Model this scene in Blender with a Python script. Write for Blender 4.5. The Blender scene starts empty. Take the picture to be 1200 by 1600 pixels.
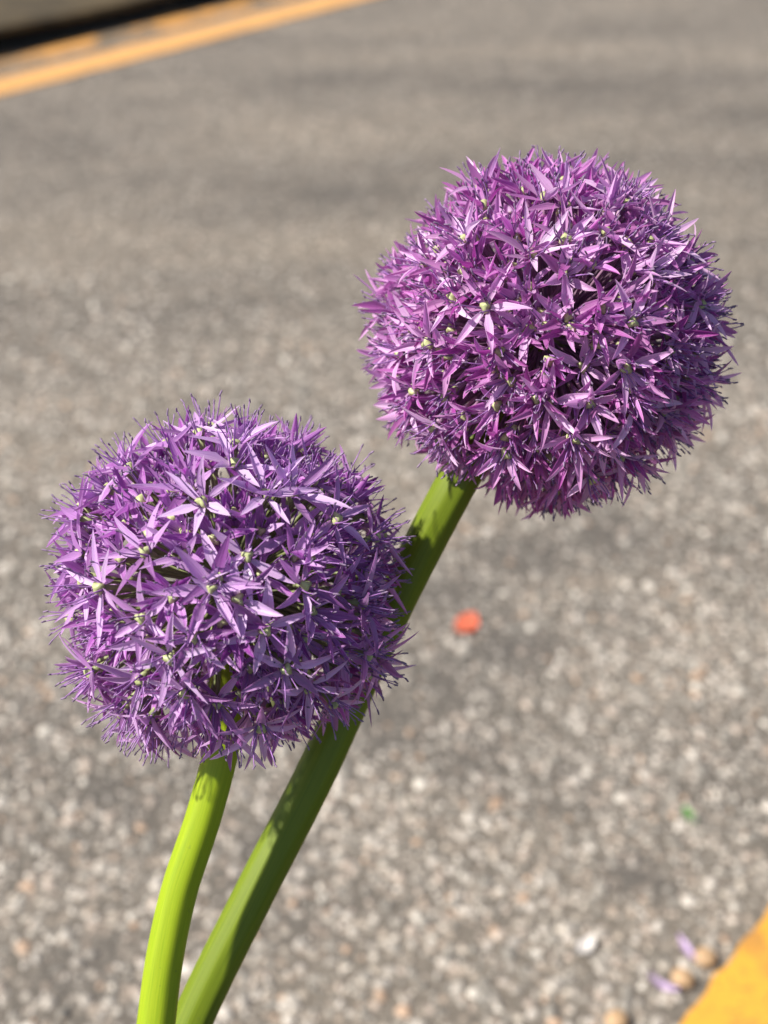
import bpy, math, random
import numpy as np
from mathutils import Vector, Matrix, noise

# ------------------------------------------------------------------ camera, sky, sun, exposure
SC = bpy.context.scene
COL = SC.collection
F = 2200.0                      # focal length in photograph pixels (1200 x 1600)
H = 1.2                         # camera height over the road
PITCH = math.atan(1407.0 / F)   # looking down
CP, SP = math.cos(PITCH), math.sin(PITCH)

cam_d = bpy.data.cameras.new('camera')
cam = bpy.data.objects.new('camera', cam_d)
COL.objects.link(cam)
cam.location = (0, 0, H)
cam.rotation_euler = (math.pi / 2 - PITCH, 0, 0)
cam_d.sensor_fit = 'VERTICAL'
cam_d.sensor_height = 24.0
cam_d.lens = 24.0 * F / 1600.0
cam_d.clip_start = 0.02
cam_d.clip_end = 500
cam_d.dof.use_dof = True
cam_d.dof.focus_distance = 0.565
cam_d.dof.aperture_fstop = cam_d.lens / 7.6      # 7.6 mm aperture
SC.camera = cam

SUN = Vector((-0.62, -0.17, 0.765)).normalized()   # towards the sun
world = bpy.data.worlds.new('World')
SC.world = world
world.use_nodes = True
wn = world.node_tree
sky = wn.nodes.new('ShaderNodeTexSky')
sky.sky_type = 'NISHITA'
sky.sun_disc = False
sky.sun_elevation = math.asin(SUN.z)
sky.sun_rotation = math.atan2(SUN.x, SUN.y)
wn.links.new(sky.outputs[0], wn.nodes['Background'].inputs[0])
wn.nodes['Background'].inputs[1].default_value = 0.075
sun_d = bpy.data.lights.new('sun', 'SUN')
sun_d.energy = 5.0
sun_d.angle = math.radians(2.0)
sun_d.color = (1.0, 0.95, 0.87)
sun = bpy.data.objects.new('sun', sun_d)
COL.objects.link(sun)
sun.location = SUN * 10
sun.rotation_euler = SUN.to_track_quat('Z', 'Y').to_euler()

SC.view_settings.view_transform = 'Standard'
SC.view_settings.look = 'None'
SC.view_settings.exposure = 0.66
SC.view_settings.gamma = 1.0
SC.render.engine = 'CYCLES'
SC.cycles.use_denoising = True
SC.cycles.max_bounces = 8
SC.cycles.transparent_max_bounces = 8

# ------------------------------------------------------------------ helpers
random.seed(5)
rng = np.random.default_rng(11)


def ray(x, y):
    a, b = (x - 600) / F, (800 - y) / F
    return Vector((a, CP + b * SP, -SP + b * CP))


def at(x, y, d):
    return Vector((0, 0, H)) + ray(x, y) * d


def ground_at(x, y, z=0.0):
    r = ray(x, y)
    return Vector((0, 0, H)) + r * ((z - H) / r.z)


_v = ray(2878, -607)
U = Vector((_v.x, _v.y, 0)).normalized()          # along the road
N = Vector((-U.y, U.x, 0))                        # across the road, away from the camera


def rd(along, perp, z=0.0):
    return U * along + N * perp + Vector((0, 0, z))


def node(nt, kind, **kw):
    n = nt.nodes.new(kind)
    for k, v in kw.items():
        if k.startswith('i_'):
            n.inputs[k[2:].replace('_', ' ')].default_value = v
        else:
            setattr(n, k, v)
    return n


def material(name):
    m = bpy.data.materials.new(name)
    m.use_nodes = True
    return m, m.node_tree, m.node_tree.nodes['Principled BSDF']


def ramp(nt, stops, fac=None, interp='LINEAR'):
    r = nt.nodes.new('ShaderNodeValToRGB')
    r.color_ramp.interpolation = interp
    el = r.color_ramp.elements
    while len(el) < len(stops):
        el.new(0.5)
    for e, (p, c) in zip(el, stops):
        e.position = p
        e.color = (c, c, c, 1) if not isinstance(c, tuple) else (*c, 1)
    if fac is not None:
        nt.links.new(fac, r.inputs[0])
    return r


def mix(nt, fac, a, b, mode='MIX'):
    m = nt.nodes.new('ShaderNodeMix')
    m.data_type = 'RGBA'
    m.blend_type = mode
    for sock, v in ((m.inputs[0], fac), (m.inputs[6], a), (m.inputs[7], b)):
        if hasattr(v, 'is_linked'):
            nt.links.new(v, sock)
        elif isinstance(v, tuple):
            sock.default_value = (*v, 1)
        else:
            sock.default_value = v
    return m.outputs[2]


def math_node(nt, op, a, b=0.0, clamp=False):
    m = nt.nodes.new('ShaderNodeMath')
    m.operation = op
    m.use_clamp = clamp
    for s, v in ((m.inputs[0], a), (m.inputs[1], b)):
        if hasattr(v, 'is_linked'):
            nt.links.new(v, s)
        else:
            s.default_value = v
    return m.outputs[0]


def mesh_obj(name, verts, faces, mats, parent=None, smooth=True, fmat=None, attr=None):
    me = bpy.data.meshes.new(name)
    me.from_pydata([tuple(v) for v in verts], [], faces)
    for m in (mats if isinstance(mats, (list, tuple)) else [mats]):
        me.materials.append(m)
    if smooth:
        me.polygons.foreach_set('use_smooth', [True] * len(me.polygons))
    if fmat is not None:
        me.polygons.foreach_set('material_index', fmat)
    if attr is not None:
        a = me.attributes.new('pc', 'FLOAT_COLOR', 'POINT')
        a.data.foreach_set('color', np.asarray(attr, dtype=np.float32).ravel())
    me.update()
    o = bpy.data.objects.new(name, me)
    COL.objects.link(o)
    o.parent = parent
    return o


def tag(o, label=None, category=None, group=None, kind=None):
    for k, v in (('label', label), ('category', category), ('group', group), ('kind', kind)):
        if v:
            o[k] = v
    return o


# ------------------------------------------------------------------ materials
def petal_material(name, hue):
    m, nt, bs = material(name)
    L = nt.links
    at_ = node(nt, 'ShaderNodeAttribute', attribute_name='pc')
    sep = nt.nodes.new('ShaderNodeSeparateColor')
    L.new(at_.outputs['Color'], sep.inputs[0])
    u, v, rf, rp = sep.outputs[0], sep.outputs[1], sep.outputs[2], at_.outputs['Alpha']
    comb = nt.nodes.new('ShaderNodeCombineXYZ')
    L.new(math_node(nt, 'MULTIPLY', u, 9.0), comb.inputs[0])
    L.new(math_node(nt, 'MULTIPLY', v, 1.1), comb.inputs[1])
    L.new(math_node(nt, 'ADD', math_node(nt, 'MULTIPLY', rf, 70.0), math_node(nt, 'MULTIPLY', rp, 33.0)), comb.inputs[2])
    no = node(nt, 'ShaderNodeTexNoise', i_Scale=1.0, i_Detail=3.0, i_Roughness=0.6)
    L.new(comb.outputs[0], no.inputs['Vector'])
    if hue == 'violet':
        body = [(0.0, (0.68, 0.58, 0.60)), (0.14, (0.60, 0.30, 0.66)), (0.55, (0.52, 0.115, 0.58)), (1.0, (0.36, 0.035, 0.39))]
        pale, deep = (0.88, 0.68, 0.95), (0.20, 0.018, 0.23)
    else:
        body = [(0.0, (0.74, 0.62, 0.64)), (0.16, (0.68, 0.36, 0.68)), (0.55, (0.62, 0.13, 0.59)), (1.0, (0.45, 0.032, 0.37))]
        pale, deep = (0.94, 0.74, 0.95), (0.30, 0.022, 0.25)
    base = ramp(nt, body, v).outputs[0]
    stri = ramp(nt, [(0.42, 0.0), (0.66, 1.0)], no.outputs['Fac']).outputs[0]
    c1 = mix(nt, math_node(nt, 'MULTIPLY', stri, 0.55), base, pale)
    rib = math_node(nt, 'ABSOLUTE', math_node(nt, 'SUBTRACT', u, 0.5))
    ribf = ramp(nt, [(0.0, 1.0), (0.10, 0.0)], rib).outputs[0]
    c2 = mix(nt, math_node(nt, 'MULTIPLY', ribf, 0.40), c1, deep)
    c2 = mix(nt, ramp(nt, [(0.30, 0.0), (0.50, 0.30)], rib).outputs[0], c2, pale)
    # each flower and each petal a little older, paler or deeper than its neighbour
    c3 = mix(nt, ramp(nt, [(0.45, 0.0), (1.0, 0.78)], rf).outputs[0], c2, pale)
    c4 = mix(nt, ramp(nt, [(0.45, 0.0), (1.0, 0.80)], rp).outputs[0], c3, deep)
    L.new(c4, bs.inputs['Base Color'])
    bs.inputs['Roughness'].default_value = 0.33
    bs.inputs['Specular IOR Level'].default_value = 0.42
    bs.inputs['Sheen Weight'].default_value = 0.15
    tr = nt.nodes.new('ShaderNodeBsdfTranslucent')
    L.new(mix(nt, 1.0, c4, (1.0, 0.72, 1.0), 'MULTIPLY'), tr.inputs[0])
    ms = nt.nodes.new('ShaderNodeMixShader')
    ms.inputs[0].default_value = 0.40
    L.new(bs.outputs[0], ms.inputs[1])
    L.new(tr.outputs[0], ms.inputs[2])
    L.new(ms.outputs[0], nt.nodes['Material Output'].inputs[0])
    bp = node(nt, 'ShaderNodeBump', i_Strength=0.6, i_Distance=0.0005)
    L.new(no.outputs['Fac'], bp.inputs['Height'])
    L.new(bp.outputs[0], bs.inputs['Normal'])
    return m


def simple(name, col, rough=0.5, var=0.15, scale=300.0, trans=0.0):
    m, nt, bs = material(name)
    tc = nt.nodes.new('ShaderNodeTexCoord')
    no = node(nt, 'ShaderNodeTexNoise', i_Scale=scale, i_Detail=3.0)
    nt.links.new(tc.outputs['Object'], no.inputs['Vector'])
    lo = tuple(c * (1 - var * 2) for c in col)
    hi = tuple(min(1, c * (1 + var * 2)) for c in col)
    r = ramp(nt, [(0.3, lo), (0.7, hi)], no.outputs['Fac'])
    nt.links.new(r.outputs[0], bs.inputs['Base Color'])
    bs.inputs['Roughness'].default_value = rough
    if trans:
        tr = nt.nodes.new('ShaderNodeBsdfTranslucent')
        nt.links.new(r.outputs[0], tr.inputs[0])
        ms = nt.nodes.new('ShaderNodeMixShader')
        ms.inputs[0].default_value = trans
        nt.links.new(bs.outputs[0], ms.inputs[1])
        nt.links.new(tr.outputs[0], ms.inputs[2])
        nt.links.new(ms.outputs[0], nt.nodes['Material Output'].inputs[0])
    return m


def stem_material(name, col, col2):
    """pc: r = round the stem, g = along it (0 top)."""
    m, nt, bs = material(name)
    L = nt.links
    at_ = node(nt, 'ShaderNodeAttribute', attribute_name='pc')
    sep = nt.nodes.new('ShaderNodeSeparateColor')
    L.new(at_.outputs['Color'], sep.inputs[0])
    comb = nt.nodes.new('ShaderNodeCombineXYZ')
    L.new(math_node(nt, 'MULTIPLY', sep.outputs[0], 40.0), comb.inputs[0])
    L.new(math_node(nt, 'MULTIPLY', sep.outputs[1], 7.0), comb.inputs[1])
    no = node(nt, 'ShaderNodeTexNoise', i_Scale=1.0, i_Detail=4.0, i_Roughness=0.6)
    L.new(comb.outputs[0], no.inputs['Vector'])
    c = mix(nt, ramp(nt, [(0.35, 0.0), (0.68, 1.0)], no.outputs['Fac']).outputs[0], col, col2)
    tc = nt.nodes.new('ShaderNodeTexCoord')
    sp = node(nt, 'ShaderNodeTexNoise', i_Scale=420.0, i_Detail=2.0)
    L.new(tc.outputs['Object'], sp.inputs['Vector'])
    c = mix(nt, ramp(nt, [(0.70, 0.0), (0.76, 0.45)], sp.outputs['Fac']).outputs[0], c, (0.10, 0.13, 0.03))
    L.new(c, bs.inputs['Base Color'])
    bs.inputs['Roughness'].default_value = 0.5
    bs.inputs['Specular IOR Level'].default_value = 0.35
    bs.inputs['Subsurface Weight'].default_value = 0.12
    bs.inputs['Subsurface Radius'].default_value = (0.6, 1.0, 0.2)
    bs.inputs['Subsurface Scale'].default_value = 0.004
    bp = node(nt, 'ShaderNodeBump', i_Strength=0.15, i_Distance=0.0006)
    L.new(no.outputs['Fac'], bp.inputs['Height'])
    L.new(bp.outputs[0], bs.inputs['Normal'])
    return m


M_PETAL = {'violet': petal_material('petal_violet', 'violet'), 'magenta': petal_material('petal_magenta', 'magenta')}
M_OVARY = simple('ovary_green', (0.50, 0.54, 0.25), 0.45, 0.14, 500, 0.2)
M_FIL = simple('filament_purple', (0.36, 0.17, 0.46), 0.45, 0.2, 200, 0.2)
M_ANTH = simple('anther_grey_violet', (0.19, 0.13, 0.21), 0.7, 0.25, 600)
M_PED = simple('pedicel_green', (0.22, 0.25, 0.10), 0.5, 0.2, 90, 0.15)
M_PED_B = simple('pedicel_purple', (0.30, 0.17, 0.26), 0.5, 0.25, 90, 0.15)
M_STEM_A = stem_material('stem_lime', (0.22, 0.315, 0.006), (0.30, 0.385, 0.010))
M_STEM_B = stem_material('stem_green_shaded', (0.105, 0.155, 0.004), (0.16, 0.21, 0.008))  # own green, darkened in part for the shade of the left flower


# oil and damp patches on the road: centre, radius, strength
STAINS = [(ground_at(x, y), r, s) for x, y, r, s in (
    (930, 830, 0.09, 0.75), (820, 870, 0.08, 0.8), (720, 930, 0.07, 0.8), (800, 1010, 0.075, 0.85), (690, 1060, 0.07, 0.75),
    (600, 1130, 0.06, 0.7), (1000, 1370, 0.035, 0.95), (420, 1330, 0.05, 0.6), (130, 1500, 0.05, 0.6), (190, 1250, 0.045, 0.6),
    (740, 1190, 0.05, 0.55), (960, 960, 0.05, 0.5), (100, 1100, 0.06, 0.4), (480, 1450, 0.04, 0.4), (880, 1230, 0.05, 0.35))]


def asphalt_material():
    m, nt, bs = material('asphalt')
    L = nt.links
    geo = nt.nodes.new('ShaderNodeNewGeometry')
    P = geo.outputs['Position']
    vo = node(nt, 'ShaderNodeTexVoronoi', i_Scale=95.0, i_Randomness=1.0)
    L.new(P, vo.inputs['Vector'])
    hs = nt.nodes.new('ShaderNodeSeparateColor')
    L.new(vo.outputs['Color'], hs.inputs[0])
    chip = ramp(nt, [(0.0, (0.10, 0.091, 0.080)), (0.35, (0.165, 0.15, 0.132)), (0.6, (0.235, 0.21, 0.185)),
                     (0.8, (0.30, 0.245, 0.205)), (0.92, (0.44, 0.40, 0.355)), (1.0, (0.55, 0.515, 0.48))], hs.outputs[0]).outputs[0]
    edge = ramp(nt, [(0.30, 1.0), (0.62, 0.0)], vo.outputs['Distance']).outputs[0]
    fine = node(nt, 'ShaderNodeTexNoise', i_Scale=420.0, i_Detail=4.0, i_Roughness=0.7)
    L.new(P, fine.inputs['Vector'])
    binder = ramp(nt, [(0.3, (0.060, 0.053, 0.046)), (0.7, (0.165, 0.147, 0.128))], fine.outputs['Fac']).outputs[0]
    c = mix(nt, edge, binder, chip)
    big = node(nt, 'ShaderNodeTexNoise', i_Scale=1.7, i_Detail=5.0, i_Roughness=0.62)
    mp = nt.nodes.new('ShaderNodeMapping')
    mp.inputs['Rotation'].default_value = (0, 0, -math.atan2(U.y, U.x))
    mp.inputs['Scale'].default_value = (0.55, 1.5, 1.0)
    L.new(P, mp.inputs['Vector'])
    L.new(mp.outputs[0], big.inputs['Vector'])
    worn = ramp(nt, [(0.30, (0.66, 0.64, 0.61)), (0.5, (1.02, 0.98, 0.91)), (0.72, (1.34, 1.26, 1.13))], big.outputs['Fac']).outputs[0]
    c = mix(nt, 1.0, c, worn, 'MULTIPLY')
    warp = node(nt, 'ShaderNodeTexNoise', i_Scale=9.0, i_Detail=4.0)
    L.new(P, warp.inputs['Vector'])
    wp = nt.nodes.new('ShaderNodeVectorMath')
    wp.operation = 'MULTIPLY_ADD'
    L.new(warp.outputs['Color'], wp.inputs[0])
    wp.inputs[1].default_value = (0.09, 0.09, 0.0)
    sub = nt.nodes.new('ShaderNodeVectorMath')
    sub.operation = 'SUBTRACT'
    L.new(P, sub.inputs[0])
    sub.inputs[1].default_value = (0.045, 0.045, 0.0)
    L.new(sub.outputs[0], wp.inputs[2])
    total = None
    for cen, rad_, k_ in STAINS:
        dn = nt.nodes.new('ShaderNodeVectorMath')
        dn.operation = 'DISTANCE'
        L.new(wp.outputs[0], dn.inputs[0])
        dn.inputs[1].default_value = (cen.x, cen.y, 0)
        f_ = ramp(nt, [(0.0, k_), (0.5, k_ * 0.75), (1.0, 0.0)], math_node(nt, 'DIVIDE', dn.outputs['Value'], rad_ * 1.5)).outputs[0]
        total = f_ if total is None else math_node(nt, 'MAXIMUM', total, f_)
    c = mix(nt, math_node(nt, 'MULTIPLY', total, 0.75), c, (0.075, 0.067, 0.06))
    L.new(c, bs.inputs['Base Color'])
    bs.inputs['Roughness'].default_value = 0.78
    bs.inputs['Specular IOR Level'].default_value = 0.35
    hgt = mix(nt, 0.35, edge, fine.outputs['Color'])
    bp = node(nt, 'ShaderNodeBump', i_Strength=0.8, i_Distance=0.003)
    L.new(hgt, bp.inputs['Height'])
    L.new(bp.outputs[0], bs.inputs['Normal'])
    return m


def stone_chip_material():
    m, nt, bs = material('aggregate_stone')
    L = nt.links
    at_ = node(nt, 'ShaderNodeAttribute', attribute_name='pc')
    oi = nt.nodes.new('ShaderNodeNewGeometry')
    no = node(nt, 'ShaderNodeTexNoise', i_Scale=450.0, i_Detail=4.0, i_Roughness=0.7)
    L.new(oi.outputs['Position'], no.inputs['Vector'])
    c = mix(nt, 1.0, at_.outputs['Color'], ramp(nt, [(0.3, 0.62), (0.7, 1.25)], no.outputs['Fac']).outputs[0], 'MULTIPLY')
    L.new(c, bs.inputs['Base Color'])
    bs.inputs['Roughness'].default_value = 0.6
    bp = node(nt, 'ShaderNodeBump', i_Strength=0.5, i_Distance=0.001)
    L.new(no.outputs['Fac'], bp.inputs['Height'])
    L.new(bp.outputs[0], bs.inputs['Normal'])
    return m


def paint_material(name, col, worn, patch_scale, lo, hi):
    m, nt, bs = material(name)
    L = nt.links
    geo = nt.nodes.new('ShaderNodeNewGeometry')
    P = geo.outputs['Position']
    n1 = node(nt, 'ShaderNodeTexNoise', i_Scale=patch_scale, i_Detail=6.0, i_Roughness=0.65)
    L.new(P, n1.inputs['Vector'])
    n2 = node(nt, 'ShaderNodeTexNoise', i_Scale=130.0, i_Detail=4.0, i_Roughness=0.7)
    L.new(P, n2.inputs['Vector'])
    n3 = node(nt, 'ShaderNodeTexNoise', i_Scale=11.0, i_Detail=3.0)
    L.new(P, n3.inputs['Vector'])
    f = ramp(nt, [(lo, 0.0), (hi, 1.0)], n1.outputs['Fac']).outputs[0]
    base = mix(nt, n3.outputs['Fac'], tuple(x * 0.88 for x in col), tuple(min(1, x * 1.1) for x in col))
    c = mix(nt, f, base, worn)
    sp = ramp(nt, [(0.54, 0.0), (0.64, 0.7)], n2.outputs['Fac']).outputs[0]
    gate = ramp(nt, [(0.38, 0.0), (0.52, 1.0)], n3.outputs['Fac']).outputs[0]
    c = mix(nt, math_node(nt, 'MULTIPLY', sp, gate), c, (0.20, 0.11, 0.035))
    L.new(c, bs.inputs['Base Color'])
    bs.inputs['Roughness'].default_value = 0.55
    bp = node(nt, 'ShaderNodeBump', i_Strength=0.5, i_Distance=0.002)
    L.new(n2.outputs['Fac'], bp.inputs['Height'])
    L.new(bp.outputs[0], bs.inputs['Normal'])
    return m


def rock_material(name, a, b, scale):
    m, nt, bs = material(name)
    L = nt.links
    geo = nt.nodes.new('ShaderNodeNewGeometry')
    n1 = node(nt, 'ShaderNodeTexNoise', i_Scale=scale, i_Detail=7.0, i_Roughness=0.65)
    L.new(geo.outputs['Position'], n1.inputs['Vector'])
    r = ramp(nt, [(0.3, a), (0.7, b)], n1.outputs['Fac'])
    L.new(r.outputs[0], bs.inputs['Base Color'])
    bs.inputs['Roughness'].default_value = 0.85
    bp = node(nt, 'ShaderNodeBump', i_Strength=0.7, i_Distance=0.01)
    L.new(n1.outputs['Fac'], bp.inputs['Height'])
    L.new(bp.outputs[0], bs.inputs['Normal'])
    return m


M_ASPH = asphalt_material()
M_CHIP = stone_chip_material()
M_PAINT = paint_material('yellow_paint', (0.64, 0.31, 0.034), (0.42, 0.20, 0.04), 14.0, 0.53, 0.66)
M_PAINT_FAR = paint_material('yellow_paint_faded', (0.62, 0.325, 0.105), (0.34, 0.20, 0.09), 7.0, 0.60, 0.70)
M_PAINT_WORN = paint_material('yellow_paint_worn', (0.62, 0.31, 0.09), (0.20, 0.15, 0.10), 5.0, 0.48, 0.57)
M_KERB = rock_material('shaded_brown_stone', (0.02, 0.014, 0.005), (0.10, 0.068, 0.028), 8.0)  # brown stone, with the shade on the kerb top darkened into its colour
M_RISER_SHADE = rock_material('black_riser_shade', (0.006, 0.005, 0.004), (0.02, 0.017, 0.013), 30.0)  # near-black colour stands in for the shadow under the far kerb
M_SOIL = rock_material('soil', (0.03, 0.02, 0.012), (0.09, 0.06, 0.035), 14.0)
M_GRANITE = rock_material('granite', (0.12, 0.115, 0.11), (0.28, 0.27, 0.26), 60.0)
M_EARTH = rock_material('earth', (0.07, 0.06, 0.045), (0.14, 0.12, 0.09), 3.0)

# ------------------------------------------------------------------ ground, road, kerbs
P_KERB_NEAR, P_LINE0, P_LINE1 = 0.19, 0.25, 0.38
P_FAR0, P_FAR1, P_FAR2, P_FAR3 = 3.575, 3.720, 3.800, 3.925
P_RISER, KERB_H = 4.05, 0.088
P_NOSE = ground_at(0, 45, KERB_H).dot(N)
A0, A1 = -14.0, 22.0


def strip(name, a0, a1, p0, p1, z, mat, na=1, npz=1, parent=None, jag=None):
    vs, fs = [], []
    for i in range(na + 1):
        a = a0 + (a1 - a0) * i / na
        for j in range(npz + 1):
            p = p0 + (p1 - p0) * j / npz
            if jag and j in (0, npz):
                p += jag(a, j)
            vs.append(rd(a, p, z))
    w = npz + 1
    for i in range(na):
        for j in range(npz):
            k = i * w + j
            fs.append((k, k + w, k + w + 1, k + 1))
    return mesh_obj(name, vs, fs, mat, parent)


g = mesh_obj('ground', [(-250, -250, -0.02), (250, -250, -0.02), (250, 250, -0.02), (-250, 250, -0.02)], [(0, 1, 2, 3)], M_EARTH)
tag(g, kind='structure', label='bare earth beyond the road')
road = strip('road', A0, A1, P_KERB_NEAR, P_RISER + 0.05, 0.0, M_ASPH, 40, 8)
tag(road, kind='structure', label='grey worn asphalt road with pale stone chips')


def jag(seed, amp):
    def f(a, j):
        q = Vector((a * 9, seed + j * 3.1, 0))
        return amp * (noise.noise(q) + 0.6 * noise.noise(q * 3.7) + 0.35 * noise.noise(q * 11))
    return f


o = strip('yellow_line', A0, A1, P_LINE0, P_LINE1, 0.004, M_PAINT, 1800, 4, road, jag(2.0, 0.010))
tag(o, label='bright yellow painted line on the near edge of the road')
o = strip('yellow_line', A0, A1, P_FAR0, P_FAR1, 0.004, M_PAINT_FAR, 1600, 4, road, jag(7.0, 0.007))
tag(o, label='faded yellow line, the road side one of the far pair')
o = strip('yellow_line', A0, A1, P_FAR2, P_FAR3, 0.004, M_PAINT_WORN, 1600, 4, road, jag(17.0, 0.022))
tag(o, label='worn broken yellow line along the dark far gutter')


def rock_slab(name, a0, a1, p0, p1, z0, z1, mat, parent, seed, bev=0.02, amp=0.006):
    """A slightly uneven dressed stone with rounded arrises."""
    na, npz = 10, 8
    vs, fs = [], []
    ringz = [(0.0, z0), (0.0, z1 - bev), (bev * 0.3, z1 - bev * 0.3), (bev, z1)]

    def pt(sa, sp, z, inset):
        a = a0 + inset + (a1 - a0 - 2 * inset) * sa
        p = p0 + inset + (p1 - p0 - 2 * inset) * sp
        d = noise.noise_vector(Vector((a * 4 + seed, p * 4, z * 6))) * amp
        return rd(a, p, z) + d
    per = ([(i / na, 0) for i in range(na)] + [(1, j / npz) for j in range(npz)] +
           [(1 - i / na, 1) for i in range(na)] + [(0, 1 - j / npz) for j in range(npz)])
    n = len(per)
    for ins, z in ringz:
        for sa, sp in per:
            vs.append(pt(sa, sp, z, ins))
    for r in range(len(ringz) - 1):
        for k in range(n):
            fs.append((r * n + k, r * n + (k + 1) % n, (r + 1) * n + (k + 1) % n, (r + 1) * n + k))
    base = len(vs)
    idx = {}
    for i in range(na + 1):
        for j in range(npz + 1):
            key = (i, j)
            if i in (0, na) or j in (0, npz):
                s = (i / na, j / npz)
                q = [k for k, (x, y) in enumerate(per) if abs(x - s[0]) < 1e-6 and abs(y - s[1]) < 1e-6][0]
                idx[key] = (len(ringz) - 1) * n + q
            else:
                idx[key] = len(vs)
                vs.append(pt(i / na, j / npz, z1, bev))
    for i in range(na):
        for j in range(npz):
            fs.append((idx[i, j], idx[i + 1, j], idx[i + 1, j + 1], idx[i, j + 1]))
    fs.append(tuple(reversed(range(n))))
    return mesh_obj(name, vs, fs, mat, parent)


far_kerb = tag(bpy.data.objects.new('far_kerb', None), kind='structure', label='dark brown stone kerb along the far gutter')
COL.objects.link(far_kerb)
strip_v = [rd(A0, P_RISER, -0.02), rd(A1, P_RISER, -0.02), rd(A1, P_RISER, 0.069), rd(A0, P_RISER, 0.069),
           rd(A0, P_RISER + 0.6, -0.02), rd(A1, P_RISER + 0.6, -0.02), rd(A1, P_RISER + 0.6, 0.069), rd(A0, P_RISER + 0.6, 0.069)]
mesh_obj('kerb_bed', strip_v, [(0, 1, 2, 3), (3, 2, 6, 7), (7, 6, 5, 4), (1, 5, 6, 2), (4, 0, 3, 7), (4, 5, 1, 0)], M_RISER_SHADE, far_kerb, smooth=False)
a = -2.0
k = 0
while a < 13:
    ln = 1.05 + 0.3 * noise.noise(Vector((k * 3.3, 1, 1)))
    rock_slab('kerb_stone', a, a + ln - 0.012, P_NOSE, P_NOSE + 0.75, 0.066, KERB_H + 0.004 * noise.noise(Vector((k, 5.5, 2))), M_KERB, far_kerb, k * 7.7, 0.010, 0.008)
    a += ln
    k += 1
verge = strip('verge', A0, A1, P_NOSE + 0.74, 9.0, 0.055, M_EARTH, 8, 8)
tag(verge, kind='structure', label='earth verge behind the far kerb')

near_kerb = tag(bpy.data.objects.new('near_kerb', None), kind='structure', label='granite kerb on the flower bed side')
COL.objects.link(near_kerb)
a, k = -2.0, 0
while a < 3.2:
    rock_slab('kerb_stone', a, a + 0.89, 0.07, P_KERB_NEAR, -0.02, 0.11, M_GRANITE, near_kerb, k * 5.1 + 40, 0.012, 0.003)
    a += 0.9
    k += 1
BED_Z = 0.09
bed = strip('planting_bed', -6, 8, -3.0, 0.075, BED_Z, M_SOIL, 20, 10)
tag(bed, kind='structure', label='bare soil bed beside the near kerb')

# ------------------------------------------------------------------ stone chips set in the asphalt
def scatter_points(y0, y1, sp):
    ys = np.arange(y0, y1, sp)
    out = []
    for y in ys:
        hw = 0.36 * y + 0.35
        xs = np.arange(-hw, hw, sp)
        out.append(np.stack([xs, np.full_like(xs, y)], 1))
    p = np.concatenate(out)
    return p + rng.uniform(-0.48 * sp, 0.48 * sp, p.shape)


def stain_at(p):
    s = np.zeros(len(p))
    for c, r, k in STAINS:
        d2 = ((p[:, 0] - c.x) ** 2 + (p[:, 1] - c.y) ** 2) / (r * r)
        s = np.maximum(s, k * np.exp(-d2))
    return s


nU, nN = np.array([U.x, U.y]), np.array([N.x, N.y])
pts = scatter_points(0.62, 2.9, 0.0112)
perp = pts @ nN
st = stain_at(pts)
low = np.array([noise.noise(Vector((x * 2.3, y * 2.3, 0.3))) + 0.5 * noise.noise(Vector((x * 7, y * 7, 3.3))) for x, y in pts])
fade = np.clip((2.9 - pts[:, 1]) / 0.9, 0, 1)
keep = (perp > P_LINE1 + 0.016) & (rng.random(len(pts)) < np.clip(0.72 + 0.30 * low, 0.2, 0.95) * (1 - 0.85 * st) * fade)
pts, st = pts[keep], st[keep]
n = len(pts)
rad = np.clip(rng.lognormal(math.log(0.0047), 0.40, n), 0.0022, 0.0105)
PAL = np.array([(0.21, 0.195, 0.175), (0.27, 0.25, 0.225), (0.34, 0.31, 0.28), (0.41, 0.345, 0.30), (0.47, 0.43, 0.395),
                (0.52, 0.48, 0.44), (0.62, 0.58, 0.53), (0.40, 0.28, 0.20)])
pick = rng.choice(len(PAL), n, p=[0.18, 0.21, 0.20, 0.12, 0.13, 0.08, 0.04, 0.04])
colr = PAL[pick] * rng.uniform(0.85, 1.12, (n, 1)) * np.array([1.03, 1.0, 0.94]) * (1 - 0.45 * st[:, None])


def stone_arrays(px, py, r, seed_rng):
    """Domed irregular chips: rim below the road, shoulder ring, crown."""
    nn, K = len(px), 7
    th = np.linspace(0, 2 * np.pi, K, endpoint=False)[None] + seed_rng.uniform(-0.28, 0.28, (nn, K)) + seed_rng.uniform(0, 6.28, (nn, 1))
    rr = r[:, None] * seed_rng.uniform(0.72, 1.25, (nn, K))
    el = seed_rng.uniform(0.62, 1.0, (nn, 1))
    ro = seed_rng.uniform(0, 6.28, (nn, 1))
    x, y = rr * np.cos(th), rr * np.sin(th) * el
    x, y = x * np.cos(ro) - y * np.sin(ro), x * np.sin(ro) + y * np.cos(ro)
    h = (r * seed_rng.uniform(0.22, 0.55, nn))[:, None]
    tx, ty = seed_rng.uniform(-0.25, 0.25, (2, nn, 1))
    v = np.zeros((nn, 2 * K + 1, 3))
    v[:, :K, 0], v[:, :K, 1], v[:, :K, 2] = x, y, -0.0012
    v[:, K:2 * K, 0], v[:, K:2 * K, 1] = x * 0.74, y * 0.74
    v[:, K:2 * K, 2] = h * 0.82 + x * 0.74 * tx + y * 0.74 * ty
    v[:, 2 * K, 2] = h[:, 0]
    v[:, :, 0] += px[:, None]
    v[:, :, 1] += py[:, None]
    f = []
    for k in range(K):
        k2 = (k + 1) % K
        f += [(k, k2, K + k2), (k, K + k2, K + k), (K + k, K + k2, 2 * K)]
    f = np.array(f)
    return v, f


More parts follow.
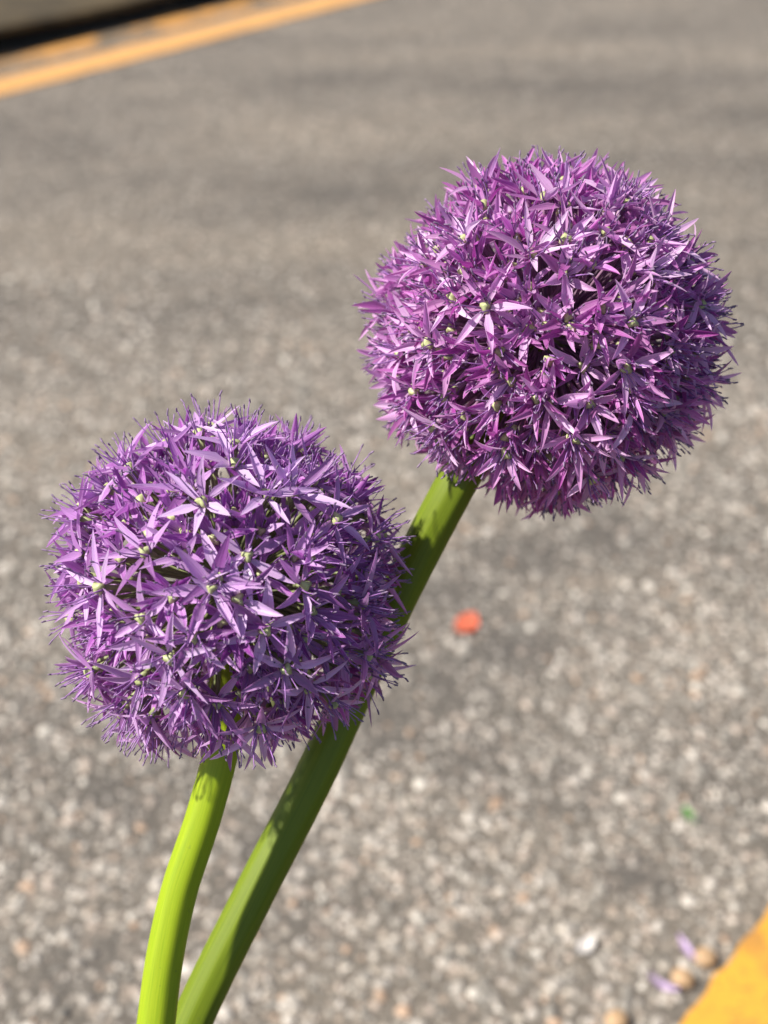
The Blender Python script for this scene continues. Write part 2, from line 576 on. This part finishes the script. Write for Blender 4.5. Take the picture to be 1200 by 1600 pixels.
def bulk_mesh(name, V, Fc, C, mat, parent):
    nn, k, _ = V.shape
    tri = (Fc[None] + (np.arange(nn) * k)[:, None, None]).reshape(-1)
    me = bpy.data.meshes.new(name)
    me.vertices.add(nn * k)
    me.vertices.foreach_set('co', V.reshape(-1).astype(np.float32))
    me.loops.add(len(tri))
    me.loops.foreach_set('vertex_index', tri.astype(np.int32))
    me.polygons.add(len(tri) // 3)
    me.polygons.foreach_set('loop_start', np.arange(0, len(tri), 3, dtype=np.int32))
    me.polygons.foreach_set('use_smooth', np.ones(len(tri) // 3, dtype=bool))
    me.update(calc_edges=True)
    at_ = me.attributes.new('pc', 'FLOAT_COLOR', 'POINT')
    cc = np.ones((nn, k, 4), dtype=np.float32)
    cc[:, :, :3] = C[:, None, :]
    at_.data.foreach_set('color', cc.ravel())
    me.materials.append(mat)
    ob = bpy.data.objects.new(name, me)
    COL.objects.link(ob)
    ob.parent = parent
    return ob


# the largest ones in view are stones of their own, the rest one mass
infr = (np.abs(pts[:, 0]) < 0.24 * np.hypot(pts[:, 1], H)) & (pts[:, 1] > 0.9)
score = rad / (pts[:, 1] + 0.6) * infr
big = np.zeros(n, bool)
big[np.argsort(-score)[:300]] = True
V, FC = stone_arrays(pts[~big, 0], pts[~big, 1], rad[~big], rng)
tag(bulk_mesh('aggregate', V, FC, colr[~big], M_CHIP, road), kind='stuff', label='pale stone chips bedded in the asphalt')
for i in np.where(big)[0]:
    V, FC = stone_arrays(np.zeros(1), np.zeros(1), rad[i:i + 1], rng)
    s = bulk_mesh('stone', V, FC, colr[i:i + 1], M_CHIP, road)
    s.location = (pts[i, 0], pts[i, 1], 0)

# ------------------------------------------------------------------ alliums
CAMP = Vector((0, 0, H))


def catmull(pts_, per=14):
    """smooth path through the points, chord-length parametrised so that uneven spacing does not overshoot"""
    n_ = len(pts_)
    t = [0.0]
    for a_, b_ in zip(pts_, pts_[1:]):
        t.append(t[-1] + (b_ - a_).length)
    tan = []
    for i in range(n_):
        if i == 0:
            tan.append((pts_[1] - pts_[0]) / (t[1] - t[0]))
        elif i == n_ - 1:
            tan.append((pts_[-1] - pts_[-2]) / (t[-1] - t[-2]))
        else:
            d0 = (pts_[i] - pts_[i - 1]) / (t[i] - t[i - 1])
            d1 = (pts_[i + 1] - pts_[i]) / (t[i + 1] - t[i])
            w0, w1 = t[i + 1] - t[i], t[i] - t[i - 1]
            tan.append((d0 * w0 + d1 * w1) / (w0 + w1))
    out = []
    for i in range(n_ - 1):
        h = t[i + 1] - t[i]
        for k_ in range(per):
            q = k_ / per
            out.append(pts_[i] * (2 * q ** 3 - 3 * q * q + 1) + tan[i] * (h * (q ** 3 - 2 * q * q + q))
                       + pts_[i + 1] * (3 * q * q - 2 * q ** 3) + tan[i + 1] * (h * (q ** 3 - q * q)))
    out.append(pts_[-1])
    return out


def make_stem(path, r0, r1, mat, root, ribs, amp, seed):
    K = 40
    vs, fs, at_ = [], [], []
    n_ = len(path)
    ref = Vector((1, 0, 0))
    for i, c in enumerate(path):
        t = (path[min(i + 1, n_ - 1)] - path[max(i - 1, 0)]).normalized()
        x = (ref - t * ref.dot(t)).normalized()
        y = t.cross(x)
        ref = x
        s = i / (n_ - 1)
        r = r0 + (r1 - r0) * s
        for k_ in range(K):
            th = 2 * math.pi * k_ / K
            q = r * (1 + amp * math.cos(ribs * th + seed + 1.2 * s) + 0.6 * amp * math.cos(3 * th + seed * 2)
                     + 0.015 * noise.noise(Vector((c.z * 25, seed, 0))))
            vs.append(c + (x * math.cos(th) + y * math.sin(th)) * q - root.location)
            at_.append((0.5 + 0.5 * math.cos(th), s, 0.5 + 0.5 * math.sin(th), 1))
    for i in range(n_ - 1):
        for k_ in range(K):
            fs.append((i * K + k_, i * K + (k_ + 1) % K, (i + 1) * K + (k_ + 1) % K, (i + 1) * K + k_))
    fs.append(tuple(range(K)))
    fs.append(tuple(reversed([(n_ - 1) * K + k_ for k_ in range(K)])))
    return mesh_obj('stem', vs, fs, mat, root, attr=at_)


class Geo:
    def __init__(self):
        self.v, self.f, self.m, self.a = [], [], [], []

    def add(self, v, f, m, a):
        o_ = len(self.v)
        self.v += v
        self.f += [tuple(i + o_ for i in q) for q in f]
        self.m += [m] * len(f)
        self.a += a


PU = (-1.0, -0.55, 0.0, 0.55, 1.0)
NV = 9


def petal_geo(phi, L, W, th0, dth, fold, twist, side, rf, rp):
    """Lanceolate tepal from the floret's base; axis of the floret is +Z."""
    v, a, f = [], [], []
    r, z, ps = 0.0012, 0.0, phi
    px, py, pz = r * math.cos(phi), r * math.sin(phi), 0.0
    step = L / (NV - 1)
    for i in range(NV):
        t = i / (NV - 1)
        th = th0 + dth * t * t
        ps = phi + side * t * t
        er = Vector((math.cos(ps), math.sin(ps), 0))
        d = er * math.sin(th) + Vector((0, 0, math.cos(th)))
        if i:
            px += d.x * step; py += d.y * step; pz += d.z * step
        up = Vector((0, 0, math.sin(th))) - er * math.cos(th)         # upper (inner) face
        sd = d.cross(up)
        tw = twist * t
        s2 = sd * math.cos(tw) + up * math.sin(tw)
        u2 = up * math.cos(tw) - sd * math.sin(tw)
        w = W * 0.5 * (0.30 + 1.9 * t) * (1 - t) ** 0.62 * 1.16 if t < 0.36 else W * 0.5 * max(0.0, (1 - t) / 0.64) ** 0.62
        w = max(w, 0.00010)
        for u in PU:
            lift = fold * abs(u) ** 1.6 * w
            q = Vector((px, py, pz)) + s2 * (u * w) + u2 * lift
            v.append(q)
            a.append((0.5 + 0.5 * u, t, rf, rp))
    c = len(PU)
    for i in range(NV - 1):
        for j in range(c - 1):
            f.append((i * c + j, i * c + j + 1, (i + 1) * c + j + 1, (i + 1) * c + j))
    return v, f, a


def tube_geo(path, rads, K):
    v, f = [], []
    n_ = len(path)
    for i, c in enumerate(path):
        t = (path[min(i + 1, n_ - 1)] - path[max(i - 1, 0)]).normalized()
        x = t.orthogonal().normalized()
        y = t.cross(x)
        for k_ in range(K):
            th = 2 * math.pi * k_ / K
            v.append(c + (x * math.cos(th) + y * math.sin(th)) * rads[i])
    for i in range(n_ - 1):
        for k_ in range(K):
            f.append((i * K + k_, i * K + (k_ + 1) % K, (i + 1) * K + (k_ + 1) % K, (i + 1) * K + k_))
    f.append(tuple(range(K)))
    f.append(tuple((n_ - 1) * K + k_ for k_ in range(K)))
    return v, f


def ovary_geo(R, rnd):
    v, f = [], []
    A, B = 12, 6
    ph = rnd.uniform(0, 6.28)
    for j in range(B + 1):
        la = -math.pi / 2 + math.pi * j / B
        for i in range(A):
            lo = 2 * math.pi * i / A
            q = R * (1 + 0.33 * math.cos(3 * lo + ph)) * max(math.cos(la), 0.02)
            v.append(Vector((q * math.cos(lo), q * math.sin(lo), R * 0.9 * math.sin(la) + R * 0.75)))
    for j in range(B):
        for i in range(A):
            f.append((j * A + i, j * A + (i + 1) % A, (j + 1) * A + (i + 1) % A, (j + 1) * A + i))
    return v, f


def stamen_geos(L, spread, rnd):
    """six filaments with a grey-violet anther each, and the style"""
    out = []
    off = rnd.uniform(0, 1)
    for k_ in range(6):
        ph = (k_ + 0.5) * math.pi / 3 + rnd.uniform(-0.2, 0.2) + off
        ln = L * rnd.uniform(0.72, 1.12)
        s = spread * rnd.uniform(0.6, 1.4)
        bend = rnd.uniform(-0.5, 0.35)
        p = Vector((0.0016 * math.cos(ph), 0.0016 * math.sin(ph), 0))
        path = [p.copy()]
        for i in range(5):
            th = s + bend * (i / 4) ** 2
            p = p + Vector((math.cos(ph) * math.sin(th), math.sin(ph) * math.sin(th), math.cos(th))) * ln / 5
            path.append(p.copy())
        v, f = tube_geo(path, [0.00055, 0.00042, 0.00034, 0.00028, 0.00024, 0.0002], 4)
        out.append((v, f, 2))
        d = (path[-1] - path[-2]).normalized()
        ax = (d + Vector((rnd.uniform(-1, 1), rnd.uniform(-1, 1), rnd.uniform(-1, 1))) * 0.45).normalized()
        h = rnd.uniform(0.0009, 0.0016)
        v, f = tube_geo([p - ax * h, p - ax * h * 0.6, p + ax * h * 0.6, p + ax * h], [0.0002, 0.00040, 0.00038, 0.0002], 5)
        out.append((v, f, 3))
    return out


def quat_to(axis, spin):
    return axis.to_track_quat('Z', 'Y').to_matrix() @ Matrix.Rotation(spin, 3, 'Z')


def make_allium(label, path_px, base, head_px, R, hue, count, style, seed, stem_r, stem_mat, ribs, n_open):
    rnd = random.Random(seed)
    root = bpy.data.objects.new('allium', None)
    COL.objects.link(root)
    root.location = base
    tag(root, label, 'flower', 'alliums leaning over the road')
    C = at(*head_px)
    pts_ = [C] + [at(*q) for q in path_px]
    last = pts_[-1]
    d = (pts_[-1] - pts_[-2]).normalized()
    pts_ += [last.lerp(base, 0.5) + d * 0.03, base - Vector((0, 0, 0.03))]
    make_stem(catmull(pts_), stem_r[0], stem_r[1], stem_mat, root, ribs, 0.018, seed)
    stem_dir = (pts_[1] - C).normalized()
    # heads: florets spread evenly over a ball
    dirs = []
    ga = math.pi * (3 - math.sqrt(5))
    M = int(count * 1.06)
    for i in range(M):
        z = 1 - 2 * (i + 0.5) / M
        q = math.sqrt(1 - z * z)
        v = Vector((q * math.cos(i * ga), q * math.sin(i * ga), z))
        v = (v + Vector((rnd.gauss(0, 1), rnd.gauss(0, 1), rnd.gauss(0, 1))) * style['jit']).normalized()
        if v.dot(stem_dir) < 0.955:
            dirs.append(v)
    rnd.shuffle(dirs)
    dirs = dirs[:count]
    tocam = (CAMP - C).normalized()
    order = sorted(range(len(dirs)), key=lambda i: -dirs[i].dot(tocam))
    open_set = set(order[:n_open])
    ped = M_PED if hue == 'violet' else M_PED_B
    single = set(order[:300])
    REST = Geo()
    mats = [M_PETAL[hue], M_OVARY, M_FIL, M_ANTH, ped]
    for i, ax in enumerate(dirs):
        lump = 1 + style['lump'] * (noise.noise(ax * 1.6 + Vector((seed, 0, 0))) + 0.6 * noise.noise(ax * 3.4 + Vector((0, seed, 0))))
        top = rnd.random() < style['top']          # the outer tier: fully open stars
        rb = (R - style['rim']) * lump * (rnd.uniform(1.0, 1.06) if top else rnd.uniform(*style['depth']))
        fpos = C + ax * rb
        tilt = (ax + Vector((rnd.gauss(0, 1), rnd.gauss(0, 1), rnd.gauss(0, 1))) * style['tilt'] * (0.6 if top else 1.0) + Vector((0, 0, style['lift']))).normalized()
        M3 = quat_to(tilt, rnd.uniform(0, 6.28))
        inv = M3.transposed()
        rf = rnd.uniform(0.62, 1.0) if top else rnd.random() * 0.9
        spread = math.radians(rnd.uniform(*(style['open'] if top else style['spread'])))
        Lf = style['L'] * rnd.uniform(0.86, 1.12) * (1.08 if top else 0.95)
        Wf = style['W'] * rnd.uniform(0.85, 1.12)
        petals = []
        for k_ in range(6):
            inner = k_ % 2
            petals.append(petal_geo(
                k_ * math.pi / 3 + rnd.uniform(-0.14, 0.14), Lf * rnd.uniform(0.84, 1.1) * (1.0 if inner else 0.95),
                Wf * rnd.uniform(0.82, 1.15), max(0.12, spread + rnd.uniform(-0.22, 0.18)), rnd.uniform(*style['curl']),
                rnd.uniform(0.25, 1.1), rnd.uniform(-style['twist'], style['twist']), rnd.uniform(-0.3, 0.3), rf, rnd.random()))
        ov = ovary_geo(0.0023 * rnd.uniform(0.88, 1.12), rnd)
        stam = stamen_geos(style['SL'], style['SS'], rnd)
        # pedicel, from the head's core up to the floret, in floret space
        p0 = inv @ (C + ax * 0.008 - fpos)
        mid = p0 * 0.5 + Vector((rnd.uniform(-1, 1), rnd.uniform(-1, 1), 0)) * 0.0025
        pv, pf = tube_geo([p0, mid, p0 * 0.12, Vector((0, 0, 0.0004))], [0.0007, 0.0007, 0.0008, 0.0017], 6)
        mat4 = Matrix.LocRotScale(fpos - root.location, M3.to_quaternion(), None)
        zero = (0.5, 0.5, rf, 0.5)
        if i in open_set:
            fl = mesh_obj('floret', pv, pf, ped, root)
            fl.matrix_local = mat4
            for v, f, a_ in petals:
                mesh_obj('petal', v, f, M_PETAL[hue], fl, attr=a_)
            mesh_obj('ovary', ov[0], ov[1], M_OVARY, fl)
            G = Geo()
            for v, f, m_ in stam:
                G.add(v, f, m_ - 2, [zero] * len(v))
            mesh_obj('stamen_cluster', G.v, G.f, [M_FIL, M_ANTH], fl, fmat=G.m)
        else:
            G = Geo()
            G.add(pv, pf, 4, [zero] * len(pv))
            for v, f, a_ in petals:
                G.add(v, f, 0, a_)
            G.add(ov[0], ov[1], 1, [zero] * len(ov[0]))
            for v, f, m_ in stam:
                G.add(v, f, m_, [zero] * len(v))
            if i in single:
                fl = mesh_obj('floret', G.v, G.f, mats, root, fmat=G.m, attr=G.a)
                fl.matrix_local = mat4
            else:
                for q, m_ in zip(G.f, G.m):
                    REST.f.append(tuple(x + len(REST.v) for x in q))
                    REST.m.append(m_)
                REST.v += [mat4 @ q for q in G.v]
                REST.a += G.a
    if REST.v:
        tag(mesh_obj('floret_mass', REST.v, REST.f, mats, root, fmat=REST.m, attr=REST.a), kind='stuff')
    # swollen core the pedicels spring from
    v, f = ovary_geo(0.0125, rnd)
    core = mesh_obj('core', [q + C - root.location - Vector((0, 0, 0.009)) for q in v], f, M_PED, root)
    return root


STYLE_A = dict(jit=0.045, lump=0.06, depth=(0.80, 0.98), rim=0.0140, tilt=0.15, lift=0.02, spread=(34, 68), L=0.0196, W=0.0042,
               curl=(-0.3, 0.4), twist=0.5, SL=0.0150, SS=0.42, top=0.34, open=(64, 86))
STYLE_B = dict(jit=0.05, lump=0.11, depth=(0.84, 1.03), rim=0.0160, tilt=0.22, lift=0.03, spread=(16, 60), L=0.0185, W=0.0040,
               curl=(-0.4, 0.6), twist=1.0, SL=0.0130, SS=0.36, top=0.22, open=(44, 78))
make_allium('purple allium with open starry florets on a lime green stem',
            [(346, 1170, .600), (320, 1270, .601), (278, 1400, .602), (257, 1500, .602), (244, 1600, .602)],
            Vector((-0.11, -0.02, BED_Z)), (358, 916, .596), 0.0780, 'violet', 300, STYLE_A, 3, (0.0074, 0.0086), M_STEM_A, 7, 50)
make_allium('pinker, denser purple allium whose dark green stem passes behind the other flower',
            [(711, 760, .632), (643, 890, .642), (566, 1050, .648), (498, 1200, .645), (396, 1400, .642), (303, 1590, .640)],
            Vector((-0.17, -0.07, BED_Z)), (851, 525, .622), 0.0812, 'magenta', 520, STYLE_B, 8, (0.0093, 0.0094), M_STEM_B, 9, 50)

# ------------------------------------------------------------------ small things lying on the road
M_ORANGE = simple('coral_petal', (0.68, 0.17, 0.09), 0.5, 0.15, 120, 0.3)
M_GREENBIT = simple('green_leaf_scrap', (0.10, 0.28, 0.05), 0.5, 0.15, 120, 0.3)
M_LILAC = simple('faded_lilac_petal', (0.62, 0.46, 0.68), 0.5, 0.2, 120, 0.3)
M_WHITE = simple('dry_white_petal', (0.72, 0.67, 0.62), 0.6, 0.1, 120, 0.2)
M_TAN = simple('tan_pebble', (0.42, 0.27, 0.145), 0.6, 0.08, 60)


def scrap(name, label, cat, px, py, L, W, rot, curl, mat, seed, wav=0.25, group=None):
    """A curled petal or leaf with a little thickness, lying on the chips."""
    rnd = random.Random(seed)
    NA, NB = 9, 6
    vs, fs = [], []
    tk = 0.0005
    for side in (1, 0):
        for i in range(NA + 1):
            t = i / NA
            w = W * 0.5 * math.sin(math.pi * min(1, 0.1 + 0.88 * t)) ** 0.7
            for j in range(NB + 1):
                s = j / NB * 2 - 1
                x = (t - 0.5) * L
                z = 0.0012 + curl * ((t - 0.5) ** 2 * L * 1.2 + s * s * w * 0.7) + wav * 0.004 * (noise.noise(Vector((x * 150, s * 1.7, seed))) + 0.5) + side * tk
                vs.append(Vector((x, s * w * (1 + 0.12 * noise.noise(Vector((t * 5, s, seed)))), max(z, 0.0008 + side * tk))))
    c = NB + 1
    off = (NA + 1) * c
    for i in range(NA):
        for j in range(NB):
            k_ = i * c + j
            fs.append((k_, k_ + c, k_ + c + 1, k_ + 1))
            fs.append((off + k_, off + k_ + 1, off + k_ + c + 1, off + k_ + c))
    rim = [i * c for i in range(NA + 1)] + [NA * c + j for j in range(1, c)] + [i * c + NB for i in range(NA - 1, -1, -1)] + [j for j in range(NB - 1, 0, -1)]
    for q in range(len(rim)):
        a_, b_ = rim[q], rim[(q + 1) % len(rim)]
        fs.append((a_, b_, off + b_, off + a_))
    ob = mesh_obj(name, vs, fs, mat)
    ob.location = ground_at(px, py) + Vector((0, 0, 0.0012))
    ob.rotation_euler = (0, 0, rot)
    return tag(ob, label, cat, group)


scrap('fallen_petal', 'coral red petal lying on the grey asphalt', 'petal', 729, 978, 0.050, 0.034, 1.15, 0.12, M_ORANGE, 4, 1.3)
scrap('leaf_scrap', 'tiny green leaf scrap lying on the grey asphalt', 'leaf', 1076, 1277, 0.028, 0.012, 1.9, 0.3, M_GREENBIT, 9)
scrap('fallen_petal', 'curled lilac petal with a bright purple end lying beside the round tan pebbles', 'petal', 1036, 1546, 0.034, 0.009, -0.6, 0.9, M_LILAC, 12)
scrap('fallen_petal', 'straight pale lilac petal pointing away from the tan pebbles', 'petal', 1072, 1487, 0.036, 0.009, 1.9, 0.5, M_LILAC, 15)
scrap('fallen_petal', 'dry white petal on the asphalt, well away from the yellow line', 'petal', 914, 1484, 0.030, 0.017, 0.9, 0.7, M_WHITE, 18)


def pebble(label, px, py, r, seed):
    vs, fs = [], []
    A, B = 18, 10
    for j in range(B + 1):
        la = -math.pi / 2 + math.pi * j / B
        for i in range(A):
            lo = 2 * math.pi * i / A
            v = Vector((math.cos(la) * math.cos(lo), math.cos(la) * math.sin(lo) * 0.9, math.sin(la) * 0.55))
            v *= 1 + 0.12 * noise.noise(v * 1.6 + Vector((seed, 0, 0)))
            vs.append(v * r)
    for j in range(B):
        for i in range(A):
            fs.append((j * A + i, j * A + (i + 1) % A, (j + 1) * A + (i + 1) % A, (j + 1) * A + i))
    ob = mesh_obj('pebble', vs, fs, M_TAN)
    ob.location = ground_at(px, py) + Vector((0, 0, r * 0.48))
    ob.rotation_euler = (0, 0, seed)
    return tag(ob, label, 'pebble', 'tan pebbles by the yellow line')


pebble('round tan pebble almost touching the yellow line', 1101, 1502, 0.0128, 1.0)
pebble('round tan pebble between the curled lilac petal and the other pebble', 1066, 1534, 0.0128, 2.3)
pebble('round tan pebble lying alone on the asphalt, apart from the pair', 963, 1600, 0.0128, 4.1)
